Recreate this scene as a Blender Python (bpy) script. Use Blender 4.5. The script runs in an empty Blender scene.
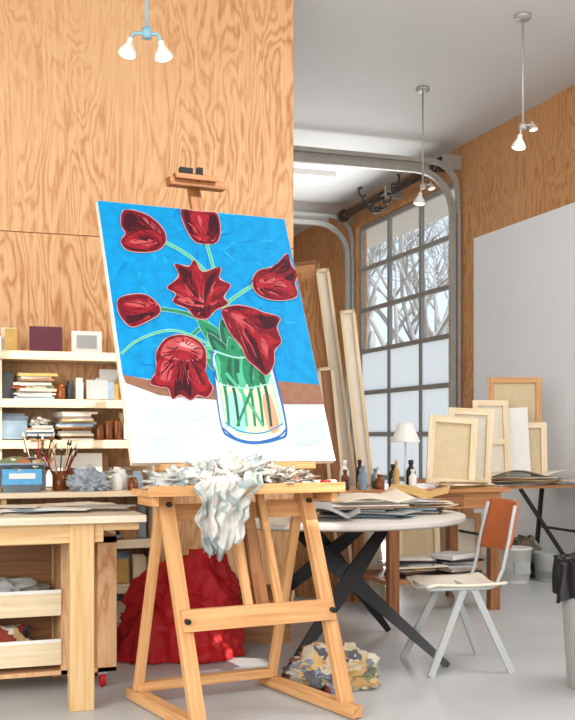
import bpy, bmesh, math, random
import numpy as np
from mathutils import Vector, Matrix, noise, Euler
random.seed(7)
scene = bpy.context.scene
COL = scene.collection
YAW = math.radians(19.04)
CY, SY = math.cos(YAW), math.sin(YAW)
def sv(X, Y, z=0.0):
    """survey grid (turned 19 deg) -> room grid"""
    return Vector((CY*X+SY*Y, -SY*X+CY*Y, z))

# ---------------------------------------------------------------- materials
def lin(c):
    out = []
    for v in c[:3]:
        v = v/255.0
        out.append(v/12.92 if v <= 0.04045 else ((v+0.055)/1.055)**2.4)
    return (out[0], out[1], out[2], 1.0)
def newmat(name):
    m = bpy.data.materials.new(name); m.use_nodes = True
    nt = m.node_tree
    return m, nt, nt.nodes['Principled BSDF']
def ramp(nt, fac, stops):
    r = nt.nodes.new('ShaderNodeValToRGB')
    while len(r.color_ramp.elements) < len(stops):
        r.color_ramp.elements.new(0.5)
    for e, (p, c) in zip(r.color_ramp.elements, stops):
        e.position = p; e.color = c
    nt.links.new(fac, r.inputs['Fac'])
    return r.outputs['Color']
def sc(c, k):
    return tuple(min(1.0, v*k) for v in c[:3])+(1.0,)
def M(name, rgb, rough=0.6, var=0.08, scale=8.0, metal=0.0, bump=0.0, spec=0.4):
    m, nt, p = newmat(name)
    tc = nt.nodes.new('ShaderNodeTexCoord')
    n = nt.nodes.new('ShaderNodeTexNoise'); n.inputs['Scale'].default_value = scale
    n.inputs['Detail'].default_value = 4
    nt.links.new(tc.outputs['Object'], n.inputs['Vector'])
    c = lin(rgb)
    col = ramp(nt, n.outputs['Fac'], [(0.3, sc(c, 1-var)), (0.7, sc(c, 1+var))])
    nt.links.new(col, p.inputs['Base Color'])
    p.inputs['Roughness'].default_value = rough
    p.inputs['Metallic'].default_value = metal
    p.inputs['Specular IOR Level'].default_value = spec
    if bump:
        b = nt.nodes.new('ShaderNodeBump'); b.inputs['Strength'].default_value = bump
        b.inputs['Distance'].default_value = 0.01
        nt.links.new(n.outputs['Fac'], b.inputs['Height'])
        nt.links.new(b.outputs['Normal'], p.inputs['Normal'])
    return m
def wood(name, c1, c2, rough=0.5, sx=1.2, sy=22.0):
    m, nt, p = newmat(name)
    uv = nt.nodes.new('ShaderNodeTexCoord')
    mp = nt.nodes.new('ShaderNodeMapping'); mp.inputs['Scale'].default_value = (sx, sy, 1)
    nt.links.new(uv.outputs['UV'], mp.inputs['Vector'])
    n = nt.nodes.new('ShaderNodeTexNoise'); n.inputs['Scale'].default_value = 2.0
    n.inputs['Detail'].default_value = 5; n.inputs['Distortion'].default_value = 0.4
    nt.links.new(mp.outputs['Vector'], n.inputs['Vector'])
    col = ramp(nt, n.outputs['Fac'], [(0.3, lin(c2)), (0.62, lin(c1))])
    nt.links.new(col, p.inputs['Base Color'])
    p.inputs['Roughness'].default_value = rough
    p.inputs['Specular IOR Level'].default_value = 0.35
    return m
def plywood(name, ca, cb, cc):
    m, nt, p = newmat(name); N = nt.nodes; L = nt.links
    tc = N.new('ShaderNodeTexCoord')
    sn = N.new('ShaderNodeVectorMath'); sn.operation = 'SNAP'; sn.inputs[1].default_value = (2.44, 1.22, 2.44)
    L.new(tc.outputs['Object'], sn.inputs[0])
    s2 = N.new('ShaderNodeVectorMath'); s2.operation = 'SCALE'; s2.inputs['Scale'].default_value = 3.17
    L.new(sn.outputs[0], s2.inputs[0])
    ad = N.new('ShaderNodeVectorMath'); ad.operation = 'ADD'
    L.new(tc.outputs['Object'], ad.inputs[0]); L.new(s2.outputs[0], ad.inputs[1])
    mp = N.new('ShaderNodeMapping'); mp.inputs['Scale'].default_value = (3.2, 3.2, 0.68)
    L.new(ad.outputs[0], mp.inputs['Vector'])
    n = N.new('ShaderNodeTexNoise'); n.inputs['Scale'].default_value = 1.2
    n.inputs['Detail'].default_value = 4.0; n.inputs['Roughness'].default_value = 0.47; n.inputs['Distortion'].default_value = 0.4
    L.new(mp.outputs['Vector'], n.inputs['Vector'])
    mu = N.new('ShaderNodeMath'); mu.operation = 'MULTIPLY'; mu.inputs[1].default_value = 108
    L.new(n.outputs['Fac'], mu.inputs[0])
    si = N.new('ShaderNodeMath'); si.operation = 'SINE'; L.new(mu.outputs[0], si.inputs[0])
    mr = N.new('ShaderNodeMapRange'); mr.inputs['From Min'].default_value = -1; mr.inputs['From Max'].default_value = 1
    L.new(si.outputs[0], mr.inputs['Value'])
    pw = N.new('ShaderNodeMath'); pw.operation = 'POWER'; pw.inputs[1].default_value = 0.55
    L.new(mr.outputs[0], pw.inputs[0])
    mp2 = N.new('ShaderNodeMapping'); mp2.inputs['Scale'].default_value = (60, 60, 2.5)
    L.new(ad.outputs[0], mp2.inputs['Vector'])
    n2 = N.new('ShaderNodeTexNoise'); n2.inputs['Scale'].default_value = 1.0; n2.inputs['Detail'].default_value = 3
    L.new(mp2.outputs['Vector'], n2.inputs['Vector'])
    n3 = N.new('ShaderNodeTexNoise'); n3.inputs['Scale'].default_value = 1.3
    L.new(ad.outputs[0], n3.inputs['Vector'])
    m3 = N.new('ShaderNodeMapRange'); m3.inputs['From Min'].default_value = .3; m3.inputs['From Max'].default_value = .7
    m3.inputs['To Min'].default_value = .14; m3.inputs['To Max'].default_value = .5
    L.new(n3.outputs['Fac'], m3.inputs['Value'])
    mx = N.new('ShaderNodeMath'); mx.operation = 'MULTIPLY_ADD'
    L.new(pw.outputs[0], mx.inputs[0]); L.new(m3.outputs[0], mx.inputs[1])
    hf = N.new('ShaderNodeMath'); hf.operation = 'MULTIPLY_ADD'; hf.inputs[1].default_value = 0.55
    ng = N.new('ShaderNodeMath'); ng.operation = 'MULTIPLY_ADD'; ng.inputs[1].default_value = -1.0; ng.inputs[2].default_value = .50
    L.new(m3.outputs[0], ng.inputs[0])
    L.new(n2.outputs['Fac'], hf.inputs[0]); L.new(ng.outputs[0], hf.inputs[2])
    L.new(hf.outputs[0], mx.inputs[2])
    c = ramp(nt, mx.outputs[0], [(0.3, lin(cc)), (0.6, lin(cb)), (0.85, lin(ca))])
    L.new(c, p.inputs['Base Color'])
    p.inputs['Roughness'].default_value = 0.55; p.inputs['Specular IOR Level'].default_value = 0.3
    return m
def patchy(name, cols, scale=9.0, rough=0.8):
    m, nt, p = newmat(name)
    tc = nt.nodes.new('ShaderNodeTexCoord')
    v = nt.nodes.new('ShaderNodeTexVoronoi'); v.inputs['Scale'].default_value = scale
    nz = nt.nodes.new('ShaderNodeTexNoise'); nz.inputs['Scale'].default_value = scale*0.6
    ad = nt.nodes.new('ShaderNodeVectorMath'); ad.operation = 'MULTIPLY_ADD'
    ad.inputs[1].default_value = (0.25, 0.25, 0.25)
    nt.links.new(tc.outputs['Object'], nz.inputs['Vector'])
    nt.links.new(nz.outputs['Color'], ad.inputs[0]); nt.links.new(tc.outputs['Object'], ad.inputs[2])
    nt.links.new(ad.outputs[0], v.inputs['Vector'])
    sp = nt.nodes.new('ShaderNodeSeparateColor'); nt.links.new(v.outputs['Color'], sp.inputs[0])
    st = [(i/len(cols), lin(c)) for i, c in enumerate(cols)]
    r = nt.nodes.new('ShaderNodeValToRGB'); r.color_ramp.interpolation = 'CONSTANT'
    while len(r.color_ramp.elements) < len(st): r.color_ramp.elements.new(0.5)
    for e, (q, c) in zip(r.color_ramp.elements, st): e.position = q; e.color = c
    nt.links.new(sp.outputs[0], r.inputs['Fac']); nt.links.new(r.outputs[0], p.inputs['Base Color'])
    p.inputs['Roughness'].default_value = rough
    return m

PLY = plywood('fir_plywood', (222,180,136), (212,162,114), (186,128,82))
PLY_W = plywood('fir_plywood_warm', (210,158,108), (200,142,90), (170,110,60))
OAK = wood('easel_oak', (214,164,110), (190,132,80))
OAK_D = wood('dark_oak', (160,104,62), (114,70,38))
BIRCH = wood('birch', (238,218,186), (226,200,160))
BENCHW = wood('bench_wood', (216,180,130), (196,154,102))
TOPW = wood('bench_top', (220,206,184), (200,182,154))
TABLEW = wood('table_top_laminate', (210,205,198), (192,186,176))
PALE = wood('pale_pine', (232,214,182), (216,190,148))
BROWN = wood('brown_board', (164,116,74), (130,86,50))
ORNG = wood('orange_laminate', (186,104,62), (148,76,40), rough=0.35)
DESKW = wood('desk_wood', (186,128,80), (150,96,54))
CONC = M('concrete_floor', (182,184,184), 0.4, 0.12, 1.3)
CEIL = M('ceiling_paint', (208,207,204), 0.9, 0.02, 1.0)
WHITEW = M('white_wall_paint', (240,241,242), 0.8, 0.015, 1.0)
WHITE = M('white_paint', (232,230,224), 0.5, 0.03, 6)
CREAM = M('cream_paper', (226,216,198), 0.8, 0.05, 9)
PAPER = M('paper', (234,232,226), 0.8, 0.03, 9)
GREYP = M('grey_paper', (170,172,170), 0.8, 0.08, 9)
BLACK = M('black_steel', (24,24,26), 0.4, 0.1, 8)
DARK = M('dark_plastic', (40,38,40), 0.4, 0.1, 12)
STEEL = M('galvanised_steel', (180,178,172), 0.45, 0.08, 10, metal=0.4)
TRACK = M('track_steel', (176,175,168), 0.5, 0.08, 10, metal=0.2)
CHAIRM = M('chair_grey_enamel', (178,180,178), 0.4, 0.03, 10)
HEADM = M('white_lamp_enamel', (236,234,228), 0.35, 0.03, 10)
ALU = M('door_aluminium', (150,146,140), 0.45, 0.06, 10, metal=0.2)
SPRING = M('spring_steel', (84,66,54), 0.5, 0.2, 20, metal=0.4)
LBLUE = M('pale_blue_enamel', (140,190,206), 0.4, 0.04, 10)
RED = M('red_cloth', (180,16,24), 0.6, 0.08, 3)
CAN = M('raw_canvas', (210,190,154), 0.9, 0.06, 14)
AMBER = M('amber_glass', (120,62,20), 0.2, 0.1, 10)
TUB = M('tub_plastic', (150,170,186), 0.3, 0.15, 14)
TUBL = M('tub_label', (90,168,216), 0.5, 0.15, 40)
PURP = M('plum_paint', (104,50,66), 0.7, 0.1, 12)
GREYBLUE = M('grey_blue_paint', (130,150,165), 0.7, 0.2, 12)
OCHRE = M('ochre_paint', (200,160,90), 0.7, 0.15, 12)
BARK = M('bark', (170,166,162), 0.9, 0.15, 3)
GROUND = M('leaf_ground', (196,190,178), 0.95, 0.2, 0.6)
RAG = patchy('paint_rag_cloth', [(196,196,186),(188,190,184),(202,198,190),(164,172,166),(194,190,182),(180,166,158),(198,196,188),(150,158,158),(190,176,166),(140,146,144)], 13)
RAG2 = patchy('stained_rag_cloth', [(200,192,180),(150,116,100),(210,204,192),(126,128,118),(180,150,130),(210,202,188),(146,146,150),(104,98,92)], 26)
RAGS = patchy('mixed_rags', [(196,150,100),(206,192,172),(90,92,98),(124,130,92),(200,164,104),(140,62,48),(212,204,188),(126,132,148),(190,176,150)], 14)
CLUT = patchy('collage_clutter', [(190,120,70),(220,212,196),(60,70,80),(130,140,100),(204,174,120),(150,60,44),(226,220,210)], 12)
GREENB = patchy('olive_bag', [(104,108,80),(120,116,90),(76,80,60),(180,176,160),(140,120,96)], 14)
FOIL = M('crumpled_plastic', (160,170,178), 0.3, 0.25, 25)

def glassmat(name, tint, fac):
    m = bpy.data.materials.new(name); m.use_nodes = True; nt = m.node_tree
    for n in list(nt.nodes): nt.nodes.remove(n)
    o = nt.nodes.new('ShaderNodeOutputMaterial'); t = nt.nodes.new('ShaderNodeBsdfTransparent')
    t.inputs[0].default_value = tint
    g = nt.nodes.new('ShaderNodeBsdfGlossy'); g.inputs['Roughness'].default_value = 0.03
    mx = nt.nodes.new('ShaderNodeMixShader'); mx.inputs[0].default_value = fac
    nt.links.new(t.outputs[0], mx.inputs[1]); nt.links.new(g.outputs[0], mx.inputs[2]); nt.links.new(mx.outputs[0], o.inputs[0])
    return m
GLASS = glassmat('clear_glass', (0.95,0.98,1,1), 0.04)
def frosted():
    m = bpy.data.materials.new('frosted_glass'); m.use_nodes = True; nt = m.node_tree
    for n in list(nt.nodes): nt.nodes.remove(n)
    o = nt.nodes.new('ShaderNodeOutputMaterial'); t = nt.nodes.new('ShaderNodeBsdfTranslucent')
    t.inputs[0].default_value = (0.92,0.94,0.95,1)
    d = nt.nodes.new('ShaderNodeBsdfDiffuse'); d.inputs[0].default_value = (0.8,0.82,0.84,1)
    mx = nt.nodes.new('ShaderNodeMixShader'); mx.inputs[0].default_value = 0.12
    nt.links.new(t.outputs[0], mx.inputs[1]); nt.links.new(d.outputs[0], mx.inputs[2]); nt.links.new(mx.outputs[0], o.inputs[0])
    return m
FROST = frosted()
def emit(name, c, s):
    m, nt, p = newmat(name)
    p.inputs['Base Color'].default_value = c
    p.inputs['Emission Color'].default_value = c; p.inputs['Emission Strength'].default_value = s
    return m
BULB = emit('bulb_glow', (1,0.93,0.8,1), 3.0)
TUBEL = emit('light_tube', (0.9,0.97,1,1), 2.0)

# ---------------------------------------------------------------- builder
class B:
    def __init__(s, name, mat4=None):
        s.name = name; s.bm = bmesh.new(); s.mats = []; s.uv = s.bm.loops.layers.uv.new('UVMap')
        s.M = mat4 or Matrix.Identity(4)
    def mi(s, m):
        if m not in s.mats: s.mats.append(m)
        return s.mats.index(m)
    def hexa(s, c, ax, ay, az, mat):
        c, ax, ay, az = Vector(c), Vector(ax), Vector(ay), Vector(az)
        ls = [ax.length, ay.length, az.length]; k = ls.index(max(ls)); r1, r2 = random.random()*9, random.random()*9
        vs = {}; 
        for i in (0,1):
            for j in (0,1):
                for l in (0,1):
                    vs[(i,j,l)] = s.bm.verts.new(c+ax*(i-.5)+ay*(j-.5)+az*(l-.5))
        F = [[(0,0,0),(0,1,0),(1,1,0),(1,0,0)],[(0,0,1),(1,0,1),(1,1,1),(0,1,1)],
             [(0,0,0),(1,0,0),(1,0,1),(0,0,1)],[(0,1,0),(0,1,1),(1,1,1),(1,1,0)],
             [(0,0,0),(0,0,1),(0,1,1),(0,1,0)],[(1,0,0),(1,1,0),(1,1,1),(1,0,1)]]
        flip = ax.cross(ay).dot(az) < 0
        for f in F:
            if flip: f = f[::-1]
            fc = s.bm.faces.new([vs[q] for q in f]); fc.material_index = s.mi(mat)
            for lp, q in zip(fc.loops, f):
                o = [q[d]*ls[d] for d in range(3)]
                lp[s.uv].uv = (o[k]+r1, sum(o[d] for d in range(3) if d != k)+r2)
    def box(s, c, size, mat, rot=None):
        R = Matrix.Identity(3) if rot is None else Euler(rot).to_matrix()
        s.hexa(c, R@Vector((size[0],0,0)), R@Vector((0,size[1],0)), R@Vector((0,0,size[2])), mat)
    def bx(s, x0,x1,y0,y1,z0,z1, mat):
        s.box(((x0+x1)/2,(y0+y1)/2,(z0+z1)/2), (abs(x1-x0),abs(y1-y0),abs(z1-z0)), mat)
    def beam(s, p, q, w, h, mat, side=(1,0,0)):
        p, q = Vector(p), Vector(q); d = q-p; sd = Vector(side)
        n = d.cross(sd)
        if n.length < 1e-5: n = d.cross(Vector((0,1,0)))
        n.normalize(); sd = n.cross(d).normalized()
        s.hexa((p+q)/2, sd*w, n*h, d, mat)
    def ring(s, c, u, v, r, seg):
        return [s.bm.verts.new(c+u*(r*math.cos(a))+v*(r*math.sin(a))) for a in [2*math.pi*i/seg for i in range(seg)]]
    def bridge(s, a, b, mat, smooth=True):
        n = len(a)
        for i in range(n):
            f = s.bm.faces.new([a[i], a[(i+1)%n], b[(i+1)%n], b[i]]); f.material_index = s.mi(mat); f.smooth = smooth
    def cyl(s, p, q, r1, mat, r2=None, seg=16, caps=True):
        p, q = Vector(p), Vector(q); d = (q-p).normalized(); r2 = r1 if r2 is None else r2
        u = d.orthogonal().normalized(); v = d.cross(u)
        a = s.ring(p,u,v,r1,seg); b = s.ring(q,u,v,r2,seg); s.bridge(a,b,mat)
        if caps:
            f = s.bm.faces.new(a[::-1]); f.material_index = s.mi(mat)
            f = s.bm.faces.new(b); f.material_index = s.mi(mat)
    def tube(s, pts, r, mat, seg=8, rs=None):
        pts = [Vector(p) for p in pts]; rings = []; u = None
        for i, p in enumerate(pts):
            d = (pts[min(i+1,len(pts)-1)]-pts[max(i-1,0)]).normalized()
            if u is None: u = d.orthogonal().normalized()
            else: u = (u-d*u.dot(d)).normalized()
            rings.append(s.ring(p,u,d.cross(u),(rs[i] if rs else r),seg))
        for a, b in zip(rings, rings[1:]): s.bridge(a,b,mat)
        f = s.bm.faces.new(rings[0][::-1]); f.material_index = s.mi(mat)
        f = s.bm.faces.new(rings[-1]); f.material_index = s.mi(mat)
    def lathe(s, c, prof, mat, seg=28, R=None):
        c = Vector(c); R = R or Matrix.Identity(3); rings = []
        for r, z in prof:
            rings.append(s.ring(c+R@Vector((0,0,z)), R@Vector((1,0,0)), R@Vector((0,1,0)), max(r,1e-4), seg))
        for a, b in zip(rings, rings[1:]): s.bridge(a,b,mat)
        f = s.bm.faces.new(rings[0][::-1]); f.material_index = s.mi(mat)
        f = s.bm.faces.new(rings[-1]); f.material_index = s.mi(mat)
    def poly(s, pts, mat):
        f = s.bm.faces.new([s.bm.verts.new(Vector(p)) for p in pts]); f.material_index = s.mi(mat)
        f.normal_update(); return f
    def grid(s, fn, nu, nv, mat, smooth=True):
        V = [[s.bm.verts.new(Vector(fn(i/nu, j/nv))) for j in range(nv+1)] for i in range(nu+1)]
        for i in range(nu):
            for j in range(nv):
                f = s.bm.faces.new([V[i][j],V[i+1][j],V[i+1][j+1],V[i][j+1]]); f.material_index = s.mi(mat); f.smooth = smooth
    def crumple(s, c, size, mat, seed=0, amp=0.25, freq=2.2, sub=4, flat=True):
        t = bmesh.new(); bmesh.ops.create_icosphere(t, subdivisions=sub, radius=1.0)
        off = Vector((seed*7.3, seed*3.1, seed*1.7)); mp = {}
        for v in t.verts:
            n = v.co.normalized()
            k = 1+amp*(noise.noise(n*freq+off)+0.6*(0.5-abs(noise.noise(n*freq*2.3+off))*2)+0.3*noise.noise(n*freq*6+off))
            p = Vector((n.x*size[0]*k, n.y*size[1]*k, n.z*size[2]*k))
            if flat and p.z < -size[2]*0.55: p.z = -size[2]*0.55
            mp[v.index] = s.bm.verts.new(Vector(c)+p+Vector((0,0,size[2]*0.55 if flat else 0)))
        for f in t.faces:
            g = s.bm.faces.new([mp[v.index] for v in f.verts]); g.material_index = s.mi(mat); g.smooth = True
        t.free()
    def done(s, bevel=0.0, solid=0.0, parent=None):
        me = bpy.data.meshes.new(s.name); s.bm.to_mesh(me); s.bm.free()
        for m in s.mats: me.materials.append(m)
        o = bpy.data.objects.new(s.name, me); COL.objects.link(o); o.matrix_world = s.M
        if solid:
            md = o.modifiers.new('solid','SOLIDIFY'); md.thickness = solid
        if bevel:
            md = o.modifiers.new('bevel','BEVEL'); md.width = bevel; md.segments = 2; md.limit_method = 'ANGLE'; md.angle_limit = math.radians(50)
        if parent: 
            o.parent = parent
        return o
def frame(loc, rz=0.0, rx=0.0, ry=0.0):
    return Matrix.Translation(Vector(loc)) @ Matrix.Rotation(rz,4,'Z') @ Matrix.Rotation(ry,4,'Y') @ Matrix.Rotation(rx,4,'X')
SRZ = -YAW

# ---------------------------------------------------------------- room shell
H = 4.2
XR, XL, YF, YB = 5.26, -2.6, -3.2, 16.5
b = B('floor'); b.bx(XL-.2, XR+.2, YF-.2, YB+.2, -0.1, 0, CONC); b.done()
b = B('ceiling')   # ceiling with two added sun slots; unseen overhang added to shade the door
EX = XR+1.5
holes = [(1.9,2.85,1.5,1.93), (1.15,2.0,3.42,4.1)]  # added openings, placed so sun lands on shelves and easel tray
xs = sorted({XL-.2, EX} | {h[0] for h in holes} | {h[1] for h in holes})
ys = sorted({YF-.2, YB+.2} | {h[2] for h in holes} | {h[3] for h in holes})
for y0, y1 in zip(ys, ys[1:]):
    inh = [h for h in holes if h[2] <= y0+1e-6 and h[3] >= y1-1e-6]
    if not inh: b.bx(xs[0], xs[-1], y0, y1, H, H+.06, CEIL)
    else:
        h = inh[0]; b.bx(xs[0], h[0], y0, y1, H, H+.06, CEIL); b.bx(h[1], xs[-1], y0, y1, H, H+.06, CEIL)
b.done()
D0, D1, DT = 9.85, 12.49, 3.86
b = B('wall_right')
b.bx(XR, XR+.15, YF-.2, D0-.04, 0, H, PLY_W)
y = 9.43
while y > YF:
    y1 = max(YF, y-2.44)
    b.bx(XR-.012, XR, y1+.002, y, 0.0, 3.19, WHITEW); y = y1
b.done()
b = B('wall_right'); b.bx(XR, XR+.15, D1+.04, YB+.2, 0, H, PLY_W); b.done()
b = B('wall_right'); b.bx(XR, XR+.15, D0-.04, D1+.04, DT+.02, H, PLY_W); b.done()
b = B('wall_left')   # opening added to light the right wall
LW0, LW1 = -1.2, 3.4
b.bx(XL-.15, XL, YF-.2, LW0, 0, H, WHITEW); b.bx(XL-.15, XL, LW1, YB+.2, 0, H, WHITEW)
b.bx(XL-.15, XL, LW0, LW1, 0, 1.0, WHITEW); b.bx(XL-.15, XL, LW0, LW1, 3.5, H, WHITEW); b.done()
b = B('added_window_2')  # unseen window, added to bring light onto the right wall
for i in range(5): b.bx(XL-.1, XL-.04, LW0+i*1.15-.03, LW0+i*1.15+.03, 1.0, 3.5, WHITE)
for z in (1.03,2.25,3.47): b.bx(XL-.1, XL-.04, LW0, LW1, z-.03, z+.03, WHITE)
b.done()
b = B('wall_back'); b.bx(XL, XR, YB, YB+.15, 0, H, PLY_W); b.done()
b = B('wall_front')   # behind the camera: wide opening added to let in light
b.bx(XL, -1.6, YF-.15, YF, 0, H, WHITEW); b.bx(3.6, XR, YF-.15, YF, 0, H, WHITEW)
b.bx(-1.6, 3.6, YF-.15, YF, 0, 0.9, WHITEW); b.bx(-1.6, 3.6, YF-.15, YF, 3.8, H, WHITEW); b.done()
b = B('added_window_1')  # unseen window frame added around the light opening
for i in range(5): b.bx(-1.6+i*1.3-.03, -1.6+i*1.3+.03, YF-.1, YF-.04, .9, 3.8, WHITE)
for z in (.93, 2.35, 3.77): b.bx(-1.6, 3.6, YF-.1, YF-.04, z-.03, z+.03, WHITE)
b.done()
b = B('wall_partition')
PX = 2.32
b.bx(XL, PX-.004, 6.615, 6.72, 0, H, BROWN)
x = PX
while x > XL:
    x1 = max(XL, x-2.44)
    for z0, z1 in ((0,2.44),(2.444,H)):
        b.bx(x1+.002, x-.001, 6.6, 6.618, z0+.001, z1-.001, PLY)
    x = x1
b.done()

# ---------------------------------------------------------------- garage door
b = B('garage_door')
cols = [D0+.03+i*(D1-D0-.06)/3 for i in range(4)]
rows = [DT-.02-i*.526 for i in range(8)]
dx0, dx1 = XR+.03, XR+.075
for yc in cols: b.bx(dx0, dx1, yc-.028, yc+.028, rows[-1], rows[0], ALU)
for i, z in enumerate(rows): b.bx(dx0+.002, dx1-.002, cols[0], cols[3], z-.026, z+.026, ALU)
b.bx(dx0, dx1, cols[0], cols[3], 0.01, rows[-1]+.01, ALU)
for i in range(3):
    for j in range(7):
        b.bx(dx0+.018, dx0+.024, cols[i]+.02, cols[i+1]-.02, rows[j+1]+.02, rows[j]-.02, GLASS if j < 3 else FROST)
for j in (1,2,3,4,5): b.bx(dx0-.025, dx0, D0+.0, D0+.08, rows[j]-.05, rows[j]+.05, STEEL)
b.done(bevel=.002)
b = B('garage_door_track')
for yc, xe in ((9.74, 2.75), (12.60, 2.75)):
    R = .42; zc = 3.92
    path = [(XR-.09, yc, 0.01), (XR-.09, yc, zc-R)]
    for i in range(1, 9):
        a = i/8*math.pi/2
        path.append((XR-.09-R*(1-math.cos(a)), yc, zc-R+R*math.sin(a)))
    path.append((xe, yc, zc))
    for p, q in zip(path, path[1:]):
        b.beam(p, q, .05, .06, TRACK, side=(0,1,0))
    path2 = [(XR-.03, yc, zc-.5)]
    for i in range(0, 9):
        a = i/8*math.pi/2
        path2.append((XR-.03-.3*(1-math.cos(a)), yc, zc-.2+.3*math.sin(a)))
    path2.append((xe, yc, zc+.10))
    for p, q in zip(path2, path2[1:]): b.beam(p, q, .045, .045, TRACK, side=(0,1,0))
    b.bx(xe, XR-.35, yc+.012, yc+.02, zc-.01, zc+.11, TRACK)
    for xh in (xe+.05,): b.bx(xh-.02, xh+.02, yc-.03, yc+.0, zc, H, TRACK)
    b.bx(XR-.16, XR-.02, yc-.03, yc+.03, 0.0, .02, TRACK)
    b.bx(XR-.05, XR-.013, yc-.05, yc+.05, 0.3, 3.5, TRACK)
b.done()
b = B('torsion_spring')
SXX = XR-.17
b.cyl((SXX, 9.7, 4.02), (SXX, 12.62, 4.02), .016, STEEL)
for y0, y1 in ((9.95, 11.0), (11.3, 12.4)):
    pts = []; n = int((y1-y0)/.022)*8
    for i in range(n):
        a = i/8*2*math.pi; pts.append((SXX+.045*math.cos(a), y0+(y1-y0)*i/n, 4.02+.045*math.sin(a)))
    b.tube(pts, .007, SPRING, seg=5)
for y0 in (9.8, 12.5): b.cyl((SXX, y0, 4.02), (SXX, y0+.05, 4.02), .08, SPRING)
for y0 in (9.72, 11.15, 12.6): b.bx(SXX-.04, XR-.001, y0-.015, y0+.015, 3.95, 4.1, STEEL)
b.done()
b = B('extension_cord')
pts = [Vector((XR-.45-.25*t+.03*math.sin(t*60), 10.3+.5*t, 3.98-.35*math.sin(t*math.pi)*0.9+.03*math.cos(t*60))) for t in [i/160 for i in range(161)]]
b.tube(pts, .011, BLACK, seg=6); b.done()
b = B('ceiling_light')
c0 = sv(.10, 11.9, 0)
b.box((c0.x, c0.y, H-.03), (.9,.16,.06), WHITE); b.box((c0.x, c0.y, H-.065), (.86,.12,.02), TUBEL); b.done()

# ---------------------------------------------------------------- pendant lamps
def head(b, p, tilt, mat, s=1.0):
    R = Euler(tilt).to_matrix()
    b.lathe(p, [(.012*s,0),(.018*s,-.005),(.018*s,-.03*s),(.026*s,-.04*s),(.048*s,-.075*s),(.056*s,-.095*s),(.052*s,-.10*s)], mat, seg=20, R=R)
    b.lathe(Vector(p)+R@Vector((0,0,-.10*s)), [(.048*s,0),(.046*s,-.006*s),(.03*s,-.014*s),(.0,-.017*s)], BULB, seg=20, R=R)
def pendant(X, Y, zbar, kind):
    c = sv(X, Y, 0); b = B('pendant_spotlight', frame(c, SRZ))
    m = LBLUE if kind == 'double' else STEEL
    b.lathe((0,0,H-.03), [(.0,0),(.055,0),(.06,.02),(.06,.03)], m)
    b.cyl((0,0,zbar), (0,0,H-.02), .0085, m, seg=10)
    if kind == 'double':
        b.cyl((0,0,zbar-.02),(0,0,zbar+.04), .026, LBLUE)
        b.tube([(-.085,0,zbar-.03),(-.085,0,zbar-.01),(-.07,0,zbar+.012),(.055,0,zbar+.005),(.07,0,zbar-.01),(.072,0,zbar-.03)], .010, LBLUE)
        head(b, (-.088,0,zbar-.015), (0,.22,0), HEADM, .95); head(b, (.075,0,zbar-.03), (0.1,-.18,0), HEADM, .95)
    else:
        b.lathe((0,0,zbar-.03), [(.0,0),(.028,.002),(.03,.03),(.012,.05)], m)
        b.tube([(0,0,zbar),(.05,0,zbar+.005),(.06,0,zbar-.0),(.065,0,zbar-.03)], .009, m)
        b.tube([(0,0,zbar),(-.02,-.02,zbar-.02),(-.025,-.03,zbar-.10)], .009, m)
        head(b, (.065,0,zbar+.03), (0,-.2,0), STEEL, .6); head(b, (-.025,-.03,zbar-.07), (.1,.1,0), HEADM, .95)
    b.done()
pendant(-.77, 5.75, 3.39, 'double')
pendant(1.68, 7.5, 3.41, 's')
pendant(1.17, 9.08, 3.36, 's')

# ---------------------------------------------------------------- painting + easel
TH = math.radians(26)-YAW; PHI = math.radians(24); T = math.tan(PHI)
EO = sv(-.453, 4.07, 0)
EF = frame(EO, TH)
PW, PH = .99, 1.354
PO = EF @ Vector((0, 1.08*T, 1.08))
PF = frame(PO, TH, -PHI)
BLUE = M('painted_blue', (0,140,198), 0.6, 0.14, 18, spec=.2); BLUE2 = M('painted_blue_dark', (2,124,190), 0.6, 0.14, 20, spec=.2); BLUE3 = M('painted_blue_light', (24,160,208), 0.6, 0.10, 20, spec=.2)
PWHITE = M('painted_white', (216,220,224), 0.7, 0.04, 14); PSHADE = M('painted_pale_blue', (192,208,220), .7, .05, 14)
PBROWN = M('painted_brown', (142,98,74), 0.6, 0.14, 26)
R1 = M('painted_red', (150,28,40), .6, .26, 50, spec=.2); R2 = M('painted_crimson', (112,18,32), .6, .26, 50, spec=.2); R3 = M('painted_maroon', (60,14,26), .6, .2, 50, spec=.2)
PK = M('painted_pink', (184,76,80), .6, .16, 50, spec=.2); PK2 = M('painted_light_pink', (210,146,144), .6, .08, 34, spec=.2)
GR = M('painted_green', (22,128,84), .6, .15, 30); GR2 = M('painted_light_green', (72,176,136), .6, .1, 30); GR3 = M('painted_dark_green', (14,86,66), .6, .15, 30)
MINT = M('painted_mint', (150,206,196), .6, .05, 30); VYEL = M('painted_straw', (212,210,180), .6, .06, 30); VPEACH = M('painted_peach', (204,156,120), .6, .06, 30)
DBL = M('painted_cobalt', (30,100,170), .6, .1, 30)
src = [(97,201),(290,219),(333,460),(133,463)]; dst = [(0,1),(1,1),(1,0),(0,0)]
A = []; bb = []
for (x,y),(u,v) in zip(src,dst):
    A.append([x,y,1,0,0,0,-u*x,-u*y]); bb.append(u); A.append([0,0,0,x,y,1,-v*x,-v*y]); bb.append(v)
hh = np.append(np.linalg.solve(np.array(A,float), np.array(bb,float)), 1).reshape(3,3)
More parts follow.
